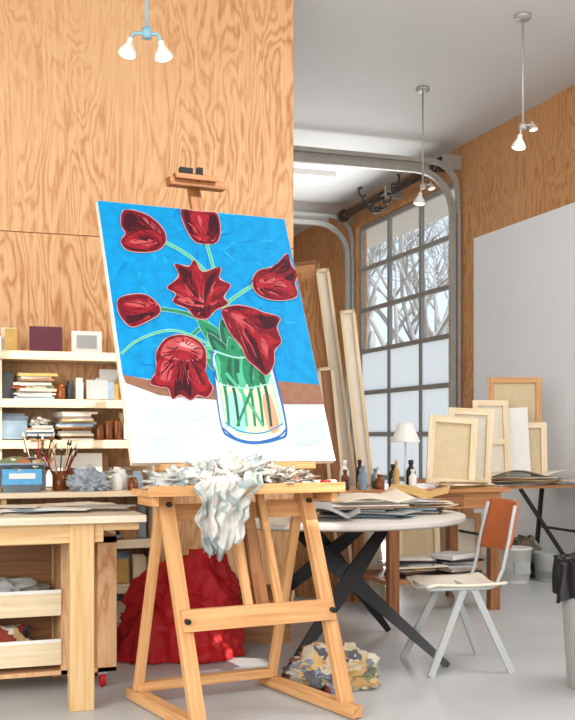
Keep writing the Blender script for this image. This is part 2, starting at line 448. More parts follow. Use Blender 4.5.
def art(x, y):   # digitised artwork coordinates -> canvas plane
    q = hh @ np.array([x,y,1.0]); u, v = q[0]/q[2], q[1]/q[2]
    return min(max(u,0.001),.999)*PW, min(max(v,0.001),.999)*PH
b = B('tulip_painting', PF)
b.box((PW/2, .0175, PH/2), (PW, .035, PH), CREAM)
LY = [0]
def shape(pts, mat):
    LY[0] += 1; yy = -.0006-LY[0]*.00002
    P = [art(*p) for p in pts]
    ar = sum(P[i][0]*P[(i+1)%len(P)][1]-P[(i+1)%len(P)][0]*P[i][1] for i in range(len(P)))
    if ar < 0: P = P[::-1]
    b.poly([(p[0], yy, p[1]) for p in P], mat)
def cat(pts, n=6, closed=False):
    out = []; m = len(pts); rng = range(m if closed else m-1)
    for i in rng:
        if closed: p0,p1,p2,p3 = pts[i-1],pts[i],pts[(i+1)%m],pts[(i+2)%m]
        else: p0,p1,p2,p3 = pts[max(i-1,0)],pts[i],pts[i+1],pts[min(i+2,m-1)]
        for k in range(n):
            t = k/n
            out.append(tuple(.5*((2*p1[d])+(-p0[d]+p2[d])*t+(2*p0[d]-5*p1[d]+4*p2[d]-p3[d])*t*t+(-p0[d]+3*p1[d]-3*p2[d]+p3[d])*t**3) for d in (0,1)))
    if not closed: out.append(pts[-1])
    return out
def stroke(pts, w, mat, w2=None):
    c = cat(pts); w2 = w if w2 is None else w2; L, Rr = [], []
    for i, p in enumerate(c):
        a, d = c[max(i-1,0)], c[min(i+1,len(c)-1)]
        dx, dy = d[0]-a[0], d[1]-a[1]; l = math.hypot(dx,dy) or 1
        ww = (w+(w2-w)*i/(len(c)-1))/2
        L.append((p[0]-dy/l*ww, p[1]+dx/l*ww)); Rr.append((p[0]+dy/l*ww, p[1]-dx/l*ww))
    shape(L+Rr[::-1], mat)
def petal(bx, by, tx, ty, w, mat, edge=PK2, grow=1.3, bend=0.0, inner=None):
    def pts(g, s0=0, s1=1, wf=1):
        dx, dy = tx-bx, ty-by; l = math.hypot(dx,dy); ux, uy = dx/l, dy/l; L, Rr = [], []
        n = 12
        for i in range(n+1):
            t = i/n; tt = s0+(s1-s0)*t
            hw = (w*wf)*(math.sin(math.pi*min(1,t)**.85)**.75 if 0 < t < 1 else 0)+(g if 0 < t < 1 else 0)
            ex = (l+2*g)*tt-g; off = bend*math.sin(math.pi*tt)
            cx, cy = bx+ux*ex-uy*off, by+uy*ex+ux*off
            L.append((cx-uy*hw, cy+ux*hw)); Rr.append((cx+uy*hw, cy-ux*hw))
        return L+Rr[::-1][1:-1]
    if edge: shape(pts(grow), edge)
    shape(pts(0), mat)
    if inner: shape(pts(0,.15,.8,.42), inner)
shape([(97,201),(290,219),(333,460),(133,463)], PWHITE)
shape([(97,201),(290,219),(320,388),(270,384),(200,390),(123,378)], BLUE)
random.seed(21)
for i in range(170):
    x = 104+random.random()*196; y = 208+random.random()*166
    a = random.random()*math.pi; l = 5+random.random()*12
    if 112+(y-200)*.17 < x < 284+(y-219)*.17:
        stroke([(x,y),(x+l*math.cos(a)*.6,y+l*math.sin(a)*.5),(x+l*math.cos(a),y+l*math.sin(a))], 2.8, (BLUE2,BLUE3,BLUE,BLUE2,BLUE)[i%5], 1.4)
shape([(123,378),(160,385),(200,389),(270,383),(321,387),(325,406),(280,406),(215,402),(160,398),(126,386)], PBROWN)
for p in ([(150,440),(190,430),(200,446),(160,456)], [(290,430),(318,420),(322,440),(296,446)], [(150,412),(200,410),(205,420),(160,425)]):
    shape(cat(p,5,True), PSHADE)
for p, w in (([(164,243),(195,262),(225,300),(238,352)],2.6), ([(209,246),(218,280),(228,320),(238,352)],2.6), ([(258,287),(240,298),(228,312),(236,350)],2.8),
             ([(158,312),(190,318),(215,335),(232,360)],3.4), ([(202,318),(215,335),(232,360)],3.4), ([(190,342),(205,330),(222,340),(234,362)],3.4), ([(121,358),(140,343),(175,334),(215,350)],1.8)):
    stroke(p, w+1.0, MINT); stroke(p, w, GR2 if w < 3.3 else GR)
for t in ((240,365,198,322,9,GR),(238,362,222,322,8,GR3),(240,360,262,334,9,GR2),(245,368,272,352,8,GR),(232,368,202,350,8,GR2),(236,372,208,336,7,GR3),(248,372,252,326,7,GR),(242,378,230,340,8,GR),(252,378,270,362,6,GR3),(228,378,207,362,6,GR)):
    petal(*t[:5], t[5], edge=MINT, grow=.4, inner=(GR3 if t[5] is GR else GR))
vase = [(213,354),(240,359),(271,353),(275,372),(286,430),(276,441),(250,445),(229,439),(220,427),(214,380)]
shape(cat(vase,5,True), DBL)
vin = [(215,356),(240,362),(269,356),(273,374),(284,429),(274,439),(250,443),(230,437),(221,426),(215.5,380)]
shape(cat(vin,5,True), PWHITE)
shape(cat([(220,385),(245,380),(272,384),(281,428),(262,436),(230,432)],5,True), VYEL)
shape(cat([(226,400),(238,396),(246,430),(232,430)],4,True), MINT)
shape(cat([(262,400),(270,398),(278,428),(268,432)],4,True), VPEACH)
shape(cat([(216,357),(240,352),(266,355),(270,376),(258,386),(236,386),(219,380)],5,True), GR)
for i in range(14):
    x = 219+i*3.6; petal(x, 386+random.random()*6, x+random.uniform(-6,6), 358, 3.4, (GR3,GR2,GR)[i%3], edge=None)
for i, (x0, x1) in enumerate(((222,228),(230,238),(238,246),(247,254),(255,262),(262,270),(226,262),(258,236))):
    stroke([(x0,376),((x0+x1)/2+1,400),(x1,428)], 3.4, (GR,GR3,GR2,GR)[i%4], 2.4)
stroke([(220,387),(245,391),(275,385)], 1.3, MINT); stroke([(214,358),(221,400),(226,430)],1.5,MINT); stroke([(268,358),(274,395),(281,428)],1.5,MINT)
stroke([(222,430),(236,440),(255,443),(276,438),(285,430)], 1.8, DBL); stroke([(224,424),(240,433),(262,434),(282,425)], 1.2, BLUE)
stroke([(214,354),(240,361),(270,354)], 1.6, MINT)
def flower(sil, parts, base=None):
    c = cat(sil, 5, True)
    stroke(c[::3]+[c[0]], 1.4, PK2)
    shape(c, R2)
    for m, p in parts: shape(cat(p,5,True), m)
    if base:   # brush streaks running from the calyx to the petal tips
        for k in range(0, len(sil)*2):
            t0, t1 = sil[k//2], sil[(k//2+1)%len(sil)]
            tx, ty = (t0 if k%2 == 0 else ((t0[0]+t1[0])/2, (t0[1]+t1[1])/2)); f0, f1 = random.uniform(.2,.5), random.uniform(.65,.86)
            ax, ay = base[0]+(tx-base[0])*f0, base[1]+(ty-base[1])*f0; bx_, by_ = base[0]+(tx-base[0])*f1, base[1]+(ty-base[1])*f1
            mx_, my_ = (ax+bx_)/2+random.uniform(-2,2), (ay+by_)/2+random.uniform(-2,2)
            stroke([(ax,ay),(mx_,my_),(bx_,by_)], 1.7, random.choice([R3,R1,PK,R2,R3,R2]), .6)
flower([(124,212),(138,213),(152,219),(164,231),(167,243),(160,252),(145,255),(128,253),(121,244),(126,236),(121,226)],
 [(R3,[(127,215),(141,219),(153,229),(136,236),(124,229)]),(R1,[(127,241),(145,232),(163,239),(158,249),(140,252),(126,249)]),(R2,[(140,236),(156,238),(160,246),(146,242)]),(PK,[(129,244),(146,241),(158,246),(143,248)]),(PK,[(143,219),(154,225),(163,236),(151,228)]),(R3,[(124,247),(134,251),(146,253),(134,253)])], (165,243))
flower([(183,211),(196,212),(210,213),(220,215),(223,232),(219,244),(208,246),(196,243),(187,228)],
 [(R1,[(195,213),(210,215),(213,230),(208,244),(198,240),(192,226)]),(R3,[(212,217),(219,218),(221,232),(214,243),(212,230)]),(R3,[(186,213),(191,214),(195,236),(189,228)]),(PK,[(200,217),(204,221),(205,236),(201,228)])], (209,245))
flower([(176,267),(190,270),(196,263),(204,275),(222,270),(221,282),(232,288),(225,300),(229,307),(216,314),(208,322),(196,321),(188,312),(174,306),(177,297),(168,291),(180,280)],
 [(R3,[(180,270),(194,278),(203,302),(188,292)]),(R1,[(196,268),(205,280),(204,302),(194,282)]),(R3,[(219,274),(212,290),(205,306),(208,284)]),(R1,[(229,290),(218,299),(207,310),(213,293)]),
  (R1,[(174,291),(186,290),(200,304),(186,300)]),(PK,[(178,303),(190,302),(203,310),(190,309)]),(R3,[(190,311),(204,311),(213,311),(204,320)]),(PK,[(201,292),(205,300),(204,312),(200,304)]),(R1,[(210,303),(223,304),(214,311)]),(R3,[(186,306),(196,304),(206,308),(195,308)])], (204,312))
flower([(291,256),(295,268),(301,276),(298,286),(300,298),(288,303),(270,302),(258,295),(255,283),(262,273),(277,269)],
 [(R3,[(289,261),(294,270),(285,276),(272,274)]),(R1,[(258,284),(272,276),(290,282),(298,297),(280,300),(264,294)]),(R3,[(297,275),(295,283),(287,281)]),(PK,[(261,284),(276,280),(290,290),(272,287)]),(R2,[(266,292),(282,292),(292,299),(276,299)])], (257,288))
flower([(118,304),(130,299),(146,299),(158,308),(160,317),(148,325),(133,331),(125,326),(119,317)],
 [(R1,[(123,308),(140,303),(155,310),(145,316),(130,315)]),(R3,[(128,327),(145,323),(156,317),(146,317),(128,320)]),(PK,[(126,308),(141,305),(150,310),(137,311)])], (159,313))
flower([(223,314),(236,309),(252,311),(265,316),(281,321),(278,331),(282,345),(275,354),(274,367),(266,378),(256,370),(247,362),(242,350),(232,338),(226,326)],
 [(R3,[(260,318),(279,323),(272,332),(254,330)]),(R1,[(230,316),(248,318),(262,338),(257,352),(240,336)]),(R3,[(246,348),(258,352),(265,375),(254,364)]),(R1,[(262,336),(279,345),(270,351),(268,364),(259,350)]),
  (PK,[(232,317),(246,321),(255,336),(241,328)]),(R3,[(246,331),(256,340),(258,352),(248,342)]),(PK,[(262,342),(268,347),(267,360),(262,352)]),(R2,[(238,312),(254,315),(262,328),(250,322)])], (232,314))
flower([(166,343),(181,339),(196,343),(205,353),(206,368),(205,378),(212,391),(206,400),(197,398),(190,403),(180,398),(172,402),(168,392),(158,390),(150,386),(157,374),(156,358)],
 [(R1,[(160,362),(180,366),(176,388),(165,389),(155,384)]),(R1,[(186,366),(202,370),(209,389),(200,395),(190,382)]),(R3,[(177,368),(187,368),(191,399),(182,393),(174,398)]),
  (PK,[(167,346),(186,341),(202,352),(199,364),(178,364),(161,360)]),(PK2,[(176,348),(190,346),(198,353),(184,351)]),(R1,[(168,356),(182,354),(198,360),(182,364)]),(PK,[(163,366),(172,368),(169,384),(160,382)]),(R2,[(192,368),(199,374),(204,388),(196,384)])], (184,352))
b.done()

def P(x, z, off=.075): return Vector((x, z*T+off, z))
b = B('artist_easel', EF)
xl, xr = .15, .83
for x in (xl, xr):
    b.beam(P(x,.03), P(x,.96), .062, .042, OAK)
    ra = Vector((x-.07 if x == xl else x-.09, .655, .03))
    b.beam(ra+Vector((0,0,.03)), P(x,.93,.12), .042, .034, OAK)
    b.beam(P(x,.03,-.02), ra+Vector((0,.10,.0)), .055, .05, OAK)
b.beam((xl-.07,.655,.075), (xr-.09,.655,.075), .05, .04, OAK, side=(0,1,0))
b.hexa(P((xl+xr)/2,.43,.045), (xr-xl+.03,0,0), (0,.028,0), Vector((0,T,1))*.085, OAK)
b.hexa(P((xl+xr)/2,.86,.12), (xr-xl,0,0), (0,.025,0), Vector((0,T,1))*.07, OAK)
for x in (.455,.60): b.beam(P(x,.44,.075), P(x,1.02,.075), .035, .03, OAK)
b.beam(P(.527,.40,.10), P(.545,2.54,.085), .062, .03, OAK_D)
b.beam(P(.527,.46,.10), P(.53,.98,.06), .05, .014, BROWN)
yt = .95*T
b.box((.475, yt+.0, .955), (.93,.23,.024), OAK); b.box((.475, yt-.12, .965), (.93,.018,.045), OAK)
for x in (.05,.9): b.box((x, yt, .925), (.03,.2,.05), OAK)
b.box((.5, .48+.035, 1.06), (.74,.13,.03), OAK); b.box((.5, .48+.05, 1.02), (.3,.03,.09), OAK)
b.hexa(P(.545,2.475,.045), (.30,0,0), (0,.07,0), Vector((0,T,1))*.045, OAK_D)
b.hexa(P(.53,2.50,.01), (.22,0,0), (0,.05,0), Vector((0,T,1))*.03, OAK_D)
b.cyl(P(.545,2.5,.0), P(.545,2.5,.13), .02, BLACK); b.box(P(.50,2.545,.04), (.07,.03,.03), BLACK); b.box(P(.575,2.545,.04), (.03,.03,.045), BLACK)
for x in (xl, xr):
    b.cyl(P(x,.43,.005), P(x,.43,.035), .012, BLACK); b.cyl(P(x,.9,.03), P(x,.9,.05), .012, BLACK)
b.done(bevel=.003)

b = B('paint_rag', EF)
def drape(u, v):
    s = v*0.49
    n = noise.noise(Vector((u*5, v*6, 3)))*.03+noise.noise(Vector((u*16, v*12, 7)))*.02
    cx = .42
    if s < .22:
        w = .20; x = cx-.03+(u-.5)*2*w*(.8+.2*math.sin(v*9)); return (x, yt+.09-s+n, .985+.02+abs(n)*2.4+.016*math.sin(u*22+v*8))
    d = s-.22; w = .16*(1-d*1.9)-.012*math.sin(d*22); w = max(w, .05)
    tail = (.5-abs(u-.42))*.10*(d/.28)+.05*noise.noise(Vector((u*7,1,1)))*d*4
    q = Vector((u*3.2, v*4.5, 9)); w2 = noise.noise(q)*.035+noise.noise(q*2.7)*.018
    return (cx-.05-d*.20+(u-.5)*2*w-.015*math.sin(d*16)+.025*noise.noise(Vector((u*4,v*9,5))), yt-.150+n*.8+w2+.012*math.sin(u*15+5*noise.noise(Vector((u*3,v*6,1)))), .99-d-tail+ .05*(u-.3)*d*3)
b.grid(drape, 80, 64, RAG)
o = b.done(solid=.003)
b = B('paint_rag', EF)
b.crumple((.19,yt+.0,.97), (.12,.09,.05), RAG, seed=3, amp=.8, freq=3.2, sub=5)
b.crumple((.66,yt-.01,.97), (.13,.09,.05), RAG2, seed=5, amp=.8, freq=3.2, sub=5)
b.crumple((.42,yt-.0,.985), (.17,.09,.07), RAG, seed=9, amp=.9, freq=3.2, sub=5)
b.done()
b = B('paint_tube', EF)
for x, r, m in ((.82,.3,CREAM),(.85,-.4,RED),(.89,.1,WHITE)): b.cyl((x,yt-.04+r*.05,.982),(x+.05*math.cos(r),yt-.04+.06*math.sin(r),.982),.013,m)
b.done()

# ---------------------------------------------------------------- workbench left
b = B('workbench')
wx0, wx1, wy0, wy1, wz = -1.0, .918, 4.549, 5.45, .85
b.bx(wx0, wx1, wy0, wy1, wz-.032, wz, TOPW)
b.bx(wx0+.1, .74, wy0+.065, wy0+.09, wz-.12, wz-.033, BENCHW); b.bx(wx0+.1, .74, wy1-.1, wy1-.075, wz-.12, wz-.033, BENCHW)
for x in (wx0+.2, .645):
    b.bx(x+.01, x+.04, wy0+.09, wy1-.1, wz-.119, wz-.034, BENCHW)
    for y in (wy0+.095, wy1-.12):
        b.beam((x,y,0), (x,y,wz-.032), .105, .09, BENCHW)
b.bx(.70, .9, wy0+.07, wy0+.12, wz-.07, wz-.033, BENCHW)
b.done(bevel=.004)
b = B('rolling_cart')
cx0, cx1, cy0, cy1 = -.5, .86, 4.98, 5.32
b.bx(cx1-.09, cx1, cy0, cy1, .08, .72, PLY); b.bx(cx0, cx0+.03, cy0, cy1, .08, .72, PLY); b.bx(cx0,cx1,cy0,cy1,.69,.72,PLY); b.bx(cx0,cx1,cy0,cy1,.08,.10,PLY); b.bx(cx0,cx1,cy1-.012,cy1,.08,.72,BROWN)
b.bx(.60,.63,cy0,cy1,.08,.70,PLY)
for z in (.36,.13):
    b.bx(cx0+.03,.60,cy0-.01,cy0+.01,z,z+.11,PALE); b.bx(cx0+.03,.60,cy0,cy1-.02,z,z+.012,PALE)
    b.bx(cx0+.03,.60,cy0-.012,cy0-.004,z+.105,z+.12,WHITE)
b.crumple((.2,5.15,.145),(.28,.12,.10),CLUT,seed=12,amp=.4); b.crumple((.3,5.15,.375),(.24,.12,.10),GREYP,seed=14,amp=.4)
for x in (cx1-.06, cx0+.08):
    for y in (cy0+.05, cy1-.06):
        b.cyl((x-.012,y,.035),(x+.012,y,.035),.035,RED); b.bx(x-.02,x+.02,y-.02,y+.02,.06,.08,STEEL)
b.done(bevel=.002)

# ---------------------------------------------------------------- shelves
b = B('shelving_unit')
shz = [1.69,1.41,1.17,.57,.30,.06]; sx = 1.34; SF = 6.26
for z in shz: b.bx(-1.6, sx, SF, 6.598, z-.05, z, BIRCH)
for x in (sx-.02, .42, -.5, -1.4): b.bx(x-.018, x, SF+.02, 6.598, 0, 1.639, BIRCH)
b.bx(-1.6, sx, 5.86, 6.26, .855, .885, BIRCH); b.bx(-1.6, sx, 6.26, 6.598, .855, .885, BIRCH)
for x in (sx-.04, .42, -.5): b.bx(x-.03, x, 5.9, 5.95, 0, .855, BENCHW)
b.done(bevel=.002)
def fill(name, x0, x1, yf, z, hmax, seed):
    random.seed(seed); b = B(name); x = x0; z += .001
    mats = [PAPER, CREAM, CAN, PALE, GREYP, WHITE, OCHRE, GREYBLUE, PAPER, CREAM, CLUT, BROWN, TUB, DARK]
    while x < x1-.08:
        k = random.random()
        if k < .45:
            w = .10+random.random()*.14; w = min(w, x1-x)
            for q in range(random.randint(2,4)):
                h = hmax*(.5+.5*random.random()); ww = w*random.uniform(.5,1)
                b.box((x+w/2+random.uniform(-.04,.04), yf+.06+q*.045+random.random()*.02, z+h/2+.004), (ww,.014,h), random.choice(mats), rot=(-.1,0,0))
            x += w*.7+.01
        elif k < .80:
            w = min(.15+random.random()*.12, x1-x); n = random.randint(6,14); zz = z
            for i in range(n):
                t = .003+random.random()*.014
                if zz+t > z+hmax: break
                b.box((x+w/2+random.uniform(-.015,.015), yf+.13+random.uniform(-.03,.02), zz+t/2), (w*random.uniform(.7,1),.22,t), random.choice(mats), rot=(0,0,random.uniform(-.15,.15)))
                zz += t
            if zz < z+hmax-.06: b.crumple((x+w/2, yf+.10, zz), (w*.35,.07,.035), random.choice([CLUT,PAPER,RAG2]), seed=x*10, amp=.6, sub=3)
            x += w+.005
        elif k < .92:
            for q in range(3):
                b.lathe((x+.028, yf+.05+.02*q, z), [(.024,0),(.026,.008),(.026,.06+.02*q),(.020,.075+.02*q),(.021,.09+.02*q)], random.choice([DARK,AMBER,WHITE,CREAM,TUB,OCHRE]), seg=16); x += .056
        else:
            b.box((x+.08, yf+.14, z+hmax*.3), (.15,.22,hmax*.6), random.choice([BROWN,WHITE,GREYBLUE,CREAM])); x += .17
    b.done()
fill('small_canvases', -.6, .56, SF, 1.69, .15, 1)
fill('stacked_sketchbooks', -.6, 1.28, SF, 1.41, .19, 12)
fill('stacked_sketchbooks', -.6, 1.28, SF, 1.17, .17, 23)
fill('stacked_sketchbooks', -.6, 1.28, SF, .57, .21, 31)
fill('stacked_sketchbooks', -.6, 1.28, SF, .30, .19, 44)
fill('stacked_sketchbooks', -.6, 1.28, SF, .06, .16, 55)
fill('stacked_sketchbooks', .44, 1.28, SF+.04, .888, .2, 66)
b = B('plum_canvas'); b.box((.68, SF+.12, 1.69+.08), (.19,.02,.15), PURP, rot=(-.1,0,0)); b.done()
b = B('framed_sketch'); b.box((.92, SF+.12, 1.69+.07), (.18,.02,.13), PAPER, rot=(-.1,0,0)); b.box((.92, SF+.109, 1.69+.07), (.12,.004,.08), GREYP, rot=(-.1,0,0)); b.done()
b = B('storage_tub', frame((.50,6.0,.886),0))
b.lathe((0,0,0), [(.001,0),(.10,0),(.125,.15),(.13,.15),(.13,.16),(.118,.16),(.112,.03)], TUB, seg=4, R=Matrix.Rotation(math.pi/4,3,'Z')@Matrix.Diagonal((1.35,1.35,1)))
b.box((0,-.122,.085), (.21,.004,.085), TUBL, rot=(-.16,0,0)); b.box((0,-.126,.09), (.14,.004,.03), WHITE, rot=(-.16,0,0)); b.crumple((0,0,.10), (.13,.11,.06), CLUT, seed=4, amp=.4)
b.done()
for (jx,jy) in ((.62,6.18),(.72,6.05)):
    b = B('brush_jar', frame((jx,jy,.886)))
    b.lathe((0,0,0), [(.035,0),(.04,.01),(.04,.11),(.035,.11)], TUB if jx < .7 else AMBER)
    for i in range(16):
        a = random.random()*6.28; l = .13+random.random()*.12; p = Vector((.02*math.cos(a),.02*math.sin(a),.05)); q = p+Vector((.07*math.cos(a),.04*math.sin(a),l))
        b.cyl(p,q,.0035,random.choice([OAK,RED,DARK,PALE]),seg=6); b.cyl(q,q+(q-p).normalized()*.03,.008,random.choice([DARK,BROWN,CREAM]),r2=.003,seg=6)
    b.done()
for i,(x,y,h,r,m) in enumerate(((.30,5.98,.16,.045,DARK),(.22,6.06,.18,.045,DARK),(.80,6.15,.12,.035,AMBER),(1.04,6.0,.09,.04,WHITE),(.34,6.16,.12,.04,OCHRE),(1.08,6.12,.11,.04,WHITE),(1.17,6.08,.1,.035,TUB),(1.12,5.95,.07,.03,AMBER))):
    b = B('paint_jar', frame((x,y,.886))); b.lathe((0,0,0), [(r*.95,0),(r,.005),(r,h*.75),(r*.7,h*.85),(r*.72,h),(r*.6,h+.004)], m); b.done()
b = B('crumpled_plastic_bag', frame((.87,5.96,.886))); b.crumple((0,0,0), (.10,.08,.075), FOIL, seed=17, amp=.55, freq=3.5, sub=5); b.done()
b = B('paper_sheets')
for i in range(9): b.box((.0+i*.10, 4.95+.2*math.sin(i*2), wz+.002+i*.0022), (.24,.18,.002), [PAPER,CREAM,GREYP,PAPER,CREAM,GREYBLUE][i%6], rot=(0,0,.5*math.sin(i*3)))
b.done()
b = B('red_drop_cloth', frame(sv(-.60,5.74,0), SRZ))
def redf(u, v):
    a = u*2*math.pi; c, s_ = math.cos(a), math.sin(a)
    top = .52+.05*c-.03*s_
    prof = v
    r = .09+.15*min(1,prof*2.2)**.6+.07*max(0,prof-.3)**1.3
    if v < .12: r = (.09+.15*(.12*2.2)**.6)*v/.12
    q = Vector((c*1.6,s_*1.6,prof*2.6))
    rid = .5-abs(noise.noise(q*1.7))*2
    fold = 1+(.07*math.sin(a*4+prof*3+2*noise.noise(q))+.22*noise.noise(q)+.18*rid+.08*(.5-abs(noise.noise(q*4))*2))*min(1,prof*3)
    z = top*(1-(max(0,prof-.12)/.88)**1.15)+.08*noise.noise(q*1.3)*min(1,prof*4)
    if v > .97: z = .004
    return (.06-.06*prof+c*r*fold*1.15, s_*r*fold*.80, max(.004, z))
b.grid(redf, 120, 60, RED); b.done()
b = B('cardboard_box', frame(sv(-.16,6.15,0), SRZ+.1)); b.box((0,0,.15), (.34,.20,.3), BROWN); b.box((0,0,.302), (.06,.20,.002), CREAM); b.box((0,-.12,.31),(.34,.10,.004),BROWN,rot=(.5,0,0)); b.done()

# ---------------------------------------------------------------- round table
tc = sv(.235,5.86,0)
b = B('round_table', frame(tc, SRZ))
b.lathe((0,0,.728), [(.001,0),(.735,0),(.75,.008),(.75,.03),(.745,.034),(.001,.034)], TABLEW, seg=72)
b.lathe((0,0,.722), [(.001,0),(.70,0),(.70,.006),(.001,.006)], OAK_D, seg=48)
def tl(X,Y,z): return (X-.235, Y-5.86, z)
def leg(p, q):
    p, q = Vector(p), Vector(q); d = q-p
    sd = d.cross(Vector((0,1,0))).normalized()
    m = p.lerp(q,.35)
    for a, c, w0, w1 in ((p,m,.05,.09),(m,q,.09,.035)):
        vs = []
        for e, w in ((a,w0),(c,w1)):
            vs.append([b.bm.verts.new(e+sd*sx_*w/2+Vector((0,1,0))*sy_*.022) for sx_, sy_ in ((-1,-1),(1,-1),(1,1),(-1,1))])
        b.bridge(vs[0],vs[1],BLACK,smooth=False)
        for r in (vs[0][::-1],vs[1]):
            f = b.bm.faces.new(r); f.material_index = b.mi(BLACK)
leg(tl(.53,5.62,.72), tl(-.02,5.14,.005)); leg(tl(-.02,5.98,.72), tl(.83,5.44,.005))
leg(tl(.50,6.1,.72), tl(-.36,6.3,.005)); leg(tl(.1,6.1,.72), tl(.62,6.42,.005))
b.beam(tl(-.25,5.9,.70), tl(.7,5.86,.70), .06, .04, BLACK)
b.done(bevel=.002)
def stack(name, c, rz, n, w, d, spread, tmax=.004, mats=(PAPER,CREAM,GREYP,WHITE,OCHRE,CAN), seed=0):
    random.seed(seed+n*7+int(w*100))
    b = B(name, frame(c, rz)); z = .001
    for i in range(n):
        t = random.uniform(.002, tmax); 
        b.box((random.uniform(-spread,spread), random.uniform(-spread,spread), z+t/2), (w*random.uniform(.6,1), d*random.uniform(.6,1), t), random.choice(mats), rot=(0,0,random.uniform(-.5,.5)))
        z += t
    b.done(); return z
zt = .7622
TM = (PAPER,CREAM,GREYP,WHITE,GREYBLUE,CAN,BROWN,DARK)
z1 = stack('paper_stack', sv(.40,5.66,zt), SRZ, 16, .5,.32,.06,.007, TM)
z2 = stack('paper_stack', sv(.74,5.92,zt), SRZ, 16, .36,.30,.04,.009, TM)
stack('paper_stack', sv(.02,6.1,zt), SRZ, 14, .4,.3,.06,.007, TM)
stack('paper_stack', sv(.40,6.28,zt), SRZ, 18, .34,.24,.03,.009, TM)
b = B('curled_paper', frame(sv(.20,5.40,zt+.015), SRZ))
b.grid(lambda u,v: ((u-.5)*.34, (v-.5)*.22, .055*abs(math.sin(u*3.4+.4))+.02*v), 24, 6, GREYP); b.done(solid=.002)
b = B('curled_paper', frame(sv(.45,5.66,zt+z1+.012), SRZ+.3))
b.grid(lambda u,v: ((u-.5)*.4, (v-.5)*.28, .025*abs(math.sin(u*4+.2))+.04*u*v), 24, 6, CREAM); b.done(solid=.002)
b = B('curled_paper', frame(sv(.74,5.92,zt+z2+.008), SRZ-.2))
b.grid(lambda u,v: ((u-.5)*.34, (v-.5)*.26, .04*abs(math.sin(u*3+1.2))+.03*v), 24, 6, OCHRE); b.done(solid=.002)

# ---------------------------------------------------------------- desk behind
b = B('wooden_desk')
dz = .84
b.bx(2.55,3.80,6.30,7.08,dz-.03,dz,DESKW)
b.bx(2.62,3.74,6.34,6.37,dz-.14,dz-.03,DESKW); b.bx(2.62,3.74,7.0,7.03,dz-.14,dz-.03,DESKW)
for x in (2.94,3.70):
    for y in (6.375,6.98): b.beam((x,y,0),(x,y,dz-.03),.075,.06,OAK_D)
b.bx(2.9,3.74,6.38,7.0,.20,.225,DESKW); b.bx(3.15,3.45,6.332,6.339,dz-.12,dz-.05,OAK_D)
b.done(bevel=.003)
stack('book_stack', (3.2,6.6,.225), 0, 9, .4,.3,.03,.03, (DARK,OCHRE,GREYP,CREAM,BROWN,PAPER))
stack('book_stack', (3.52,6.6,.225), 0, 7, .3,.3,.02,.03, (BROWN,OCHRE,GREYP,CREAM,DARK,PAPER))
stack('paper_stack', (3.5,6.42,dz), 0, 10, .42,.2,.03,.008, (BROWN,OCHRE,PAPER,CAN))
random.seed(3)
for i in range(18):
    x = 2.60+i*.030; y = 6.36+.09*((i*5)%4); h = .07+.03*((i*7)%5); r = .020+.006*(i%3)
    b = B('ink_bottle' if i%2 else 'paint_jar', frame((x,y,dz))); m = (DARK,AMBER,WHITE,DARK,GREYBLUE,OCHRE,TUB)[i%7]
    b.lathe((0,0,0), [(r*.95,0),(r,.004),(r,h*.62),(r*.45,h*.78),(r*.45,h*.86),(r*.55,h*.87),(r*.55,h),(r*.3,h+.002)], m, seg=18)
    b.done()
b = B('desk_lamp', frame(sv(.82,7.3,dz), SRZ))
b.lathe((0,0,0), [(.07,0),(.07,.012),(.012,.02)], WHITE); b.cyl((0,0,.01),(0,0,.32),.007,WHITE)
b.lathe((0,0,.31), [(.105,0),(.10,.01),(.05,.13),(.035,.135)], WHITE); b.done()

# ---------------------------------------------------------------- leaning canvases
def canvas(X, Y, z, w, h, yaw, lean, back=True, mat=CAN, name='stretched_canvas', fm=PALE, roll=0):
    b = B(name, frame(sv(X,Y,z), SRZ+yaw, -lean, roll))
    b.box((0,.008,h/2), (w-.004,.006,h-.004), mat)
    t = .045
    if back:
        for x in (-w/2+t/2, w/2-t/2): b.beam((x,-.006,0),(x,-.006,h),t,.024,fm)
        for zz in (t/2, h-t/2) + ((h/2,) if h > .6 else ()): b.beam((-w/2+t,-.006,zz),(w/2-t,-.006,zz),.024,t,fm,side=(0,1,0))
    else: b.box((0,.0,h/2), (w,.022,h), mat)
    b.done()
canvas(1.12,7.25,dz+.012,.34,.48,.05,.12, fm=PALE, roll=.08)
canvas(1.28,7.45,dz+.012,.32,.54,-.1,.10, mat=CREAM, fm=PALE, roll=.05)
TZ = .8
canvas(1.90,8.75,TZ+.005,.44,.88,-.1,.08, fm=OAK)
canvas(1.66,8.50,TZ+.005,.30,.68,.15,.10, mat=CREAM, fm=BIRCH)
canvas(1.86,8.58,TZ+.005,.26,.62,-.2,.10, mat=WHITE, back=False, roll=-.05)
canvas(2.02,8.62,TZ+.005,.22,.5,-.1,.10, mat=CAN, fm=BIRCH)
canvas(1.08,8.6,.005,.36,.50,.1,.15, fm=BIRCH)
canvas(1.46,8.7,.005,.30,.55,-.1,.15, fm=OAK, mat=CREAM)
canvas(1.30,9.4,.005,.5,.8,-.1,.12, fm=OAK, mat=CAN)
def panel(name, X, Y, w, h, t, roll, mat, edge=PALE, yaw=0):
    b = B(name, frame(sv(X,Y,0.002), SRZ+yaw, 0, roll))
    b.box((-w/2,0,h/2), (w,t*.6,h), mat)
    b.box((-.012,-t*.2,h/2), (.024,t,h), edge); b.box((-w+.012,-t*.2,h/2), (.024,t,h), edge); b.box((-w/2,-t*.2,h-.012),(w,t,.024),edge)
    b.done(bevel=.002)
panel('tall_plywood_panel', .56, 7.80, .50, 2.52, .03, -.13, PLY_W, BROWN)
panel('tall_canvas', .62, 7.70, .10, 2.44, .05, -.13, CREAM, PALE)
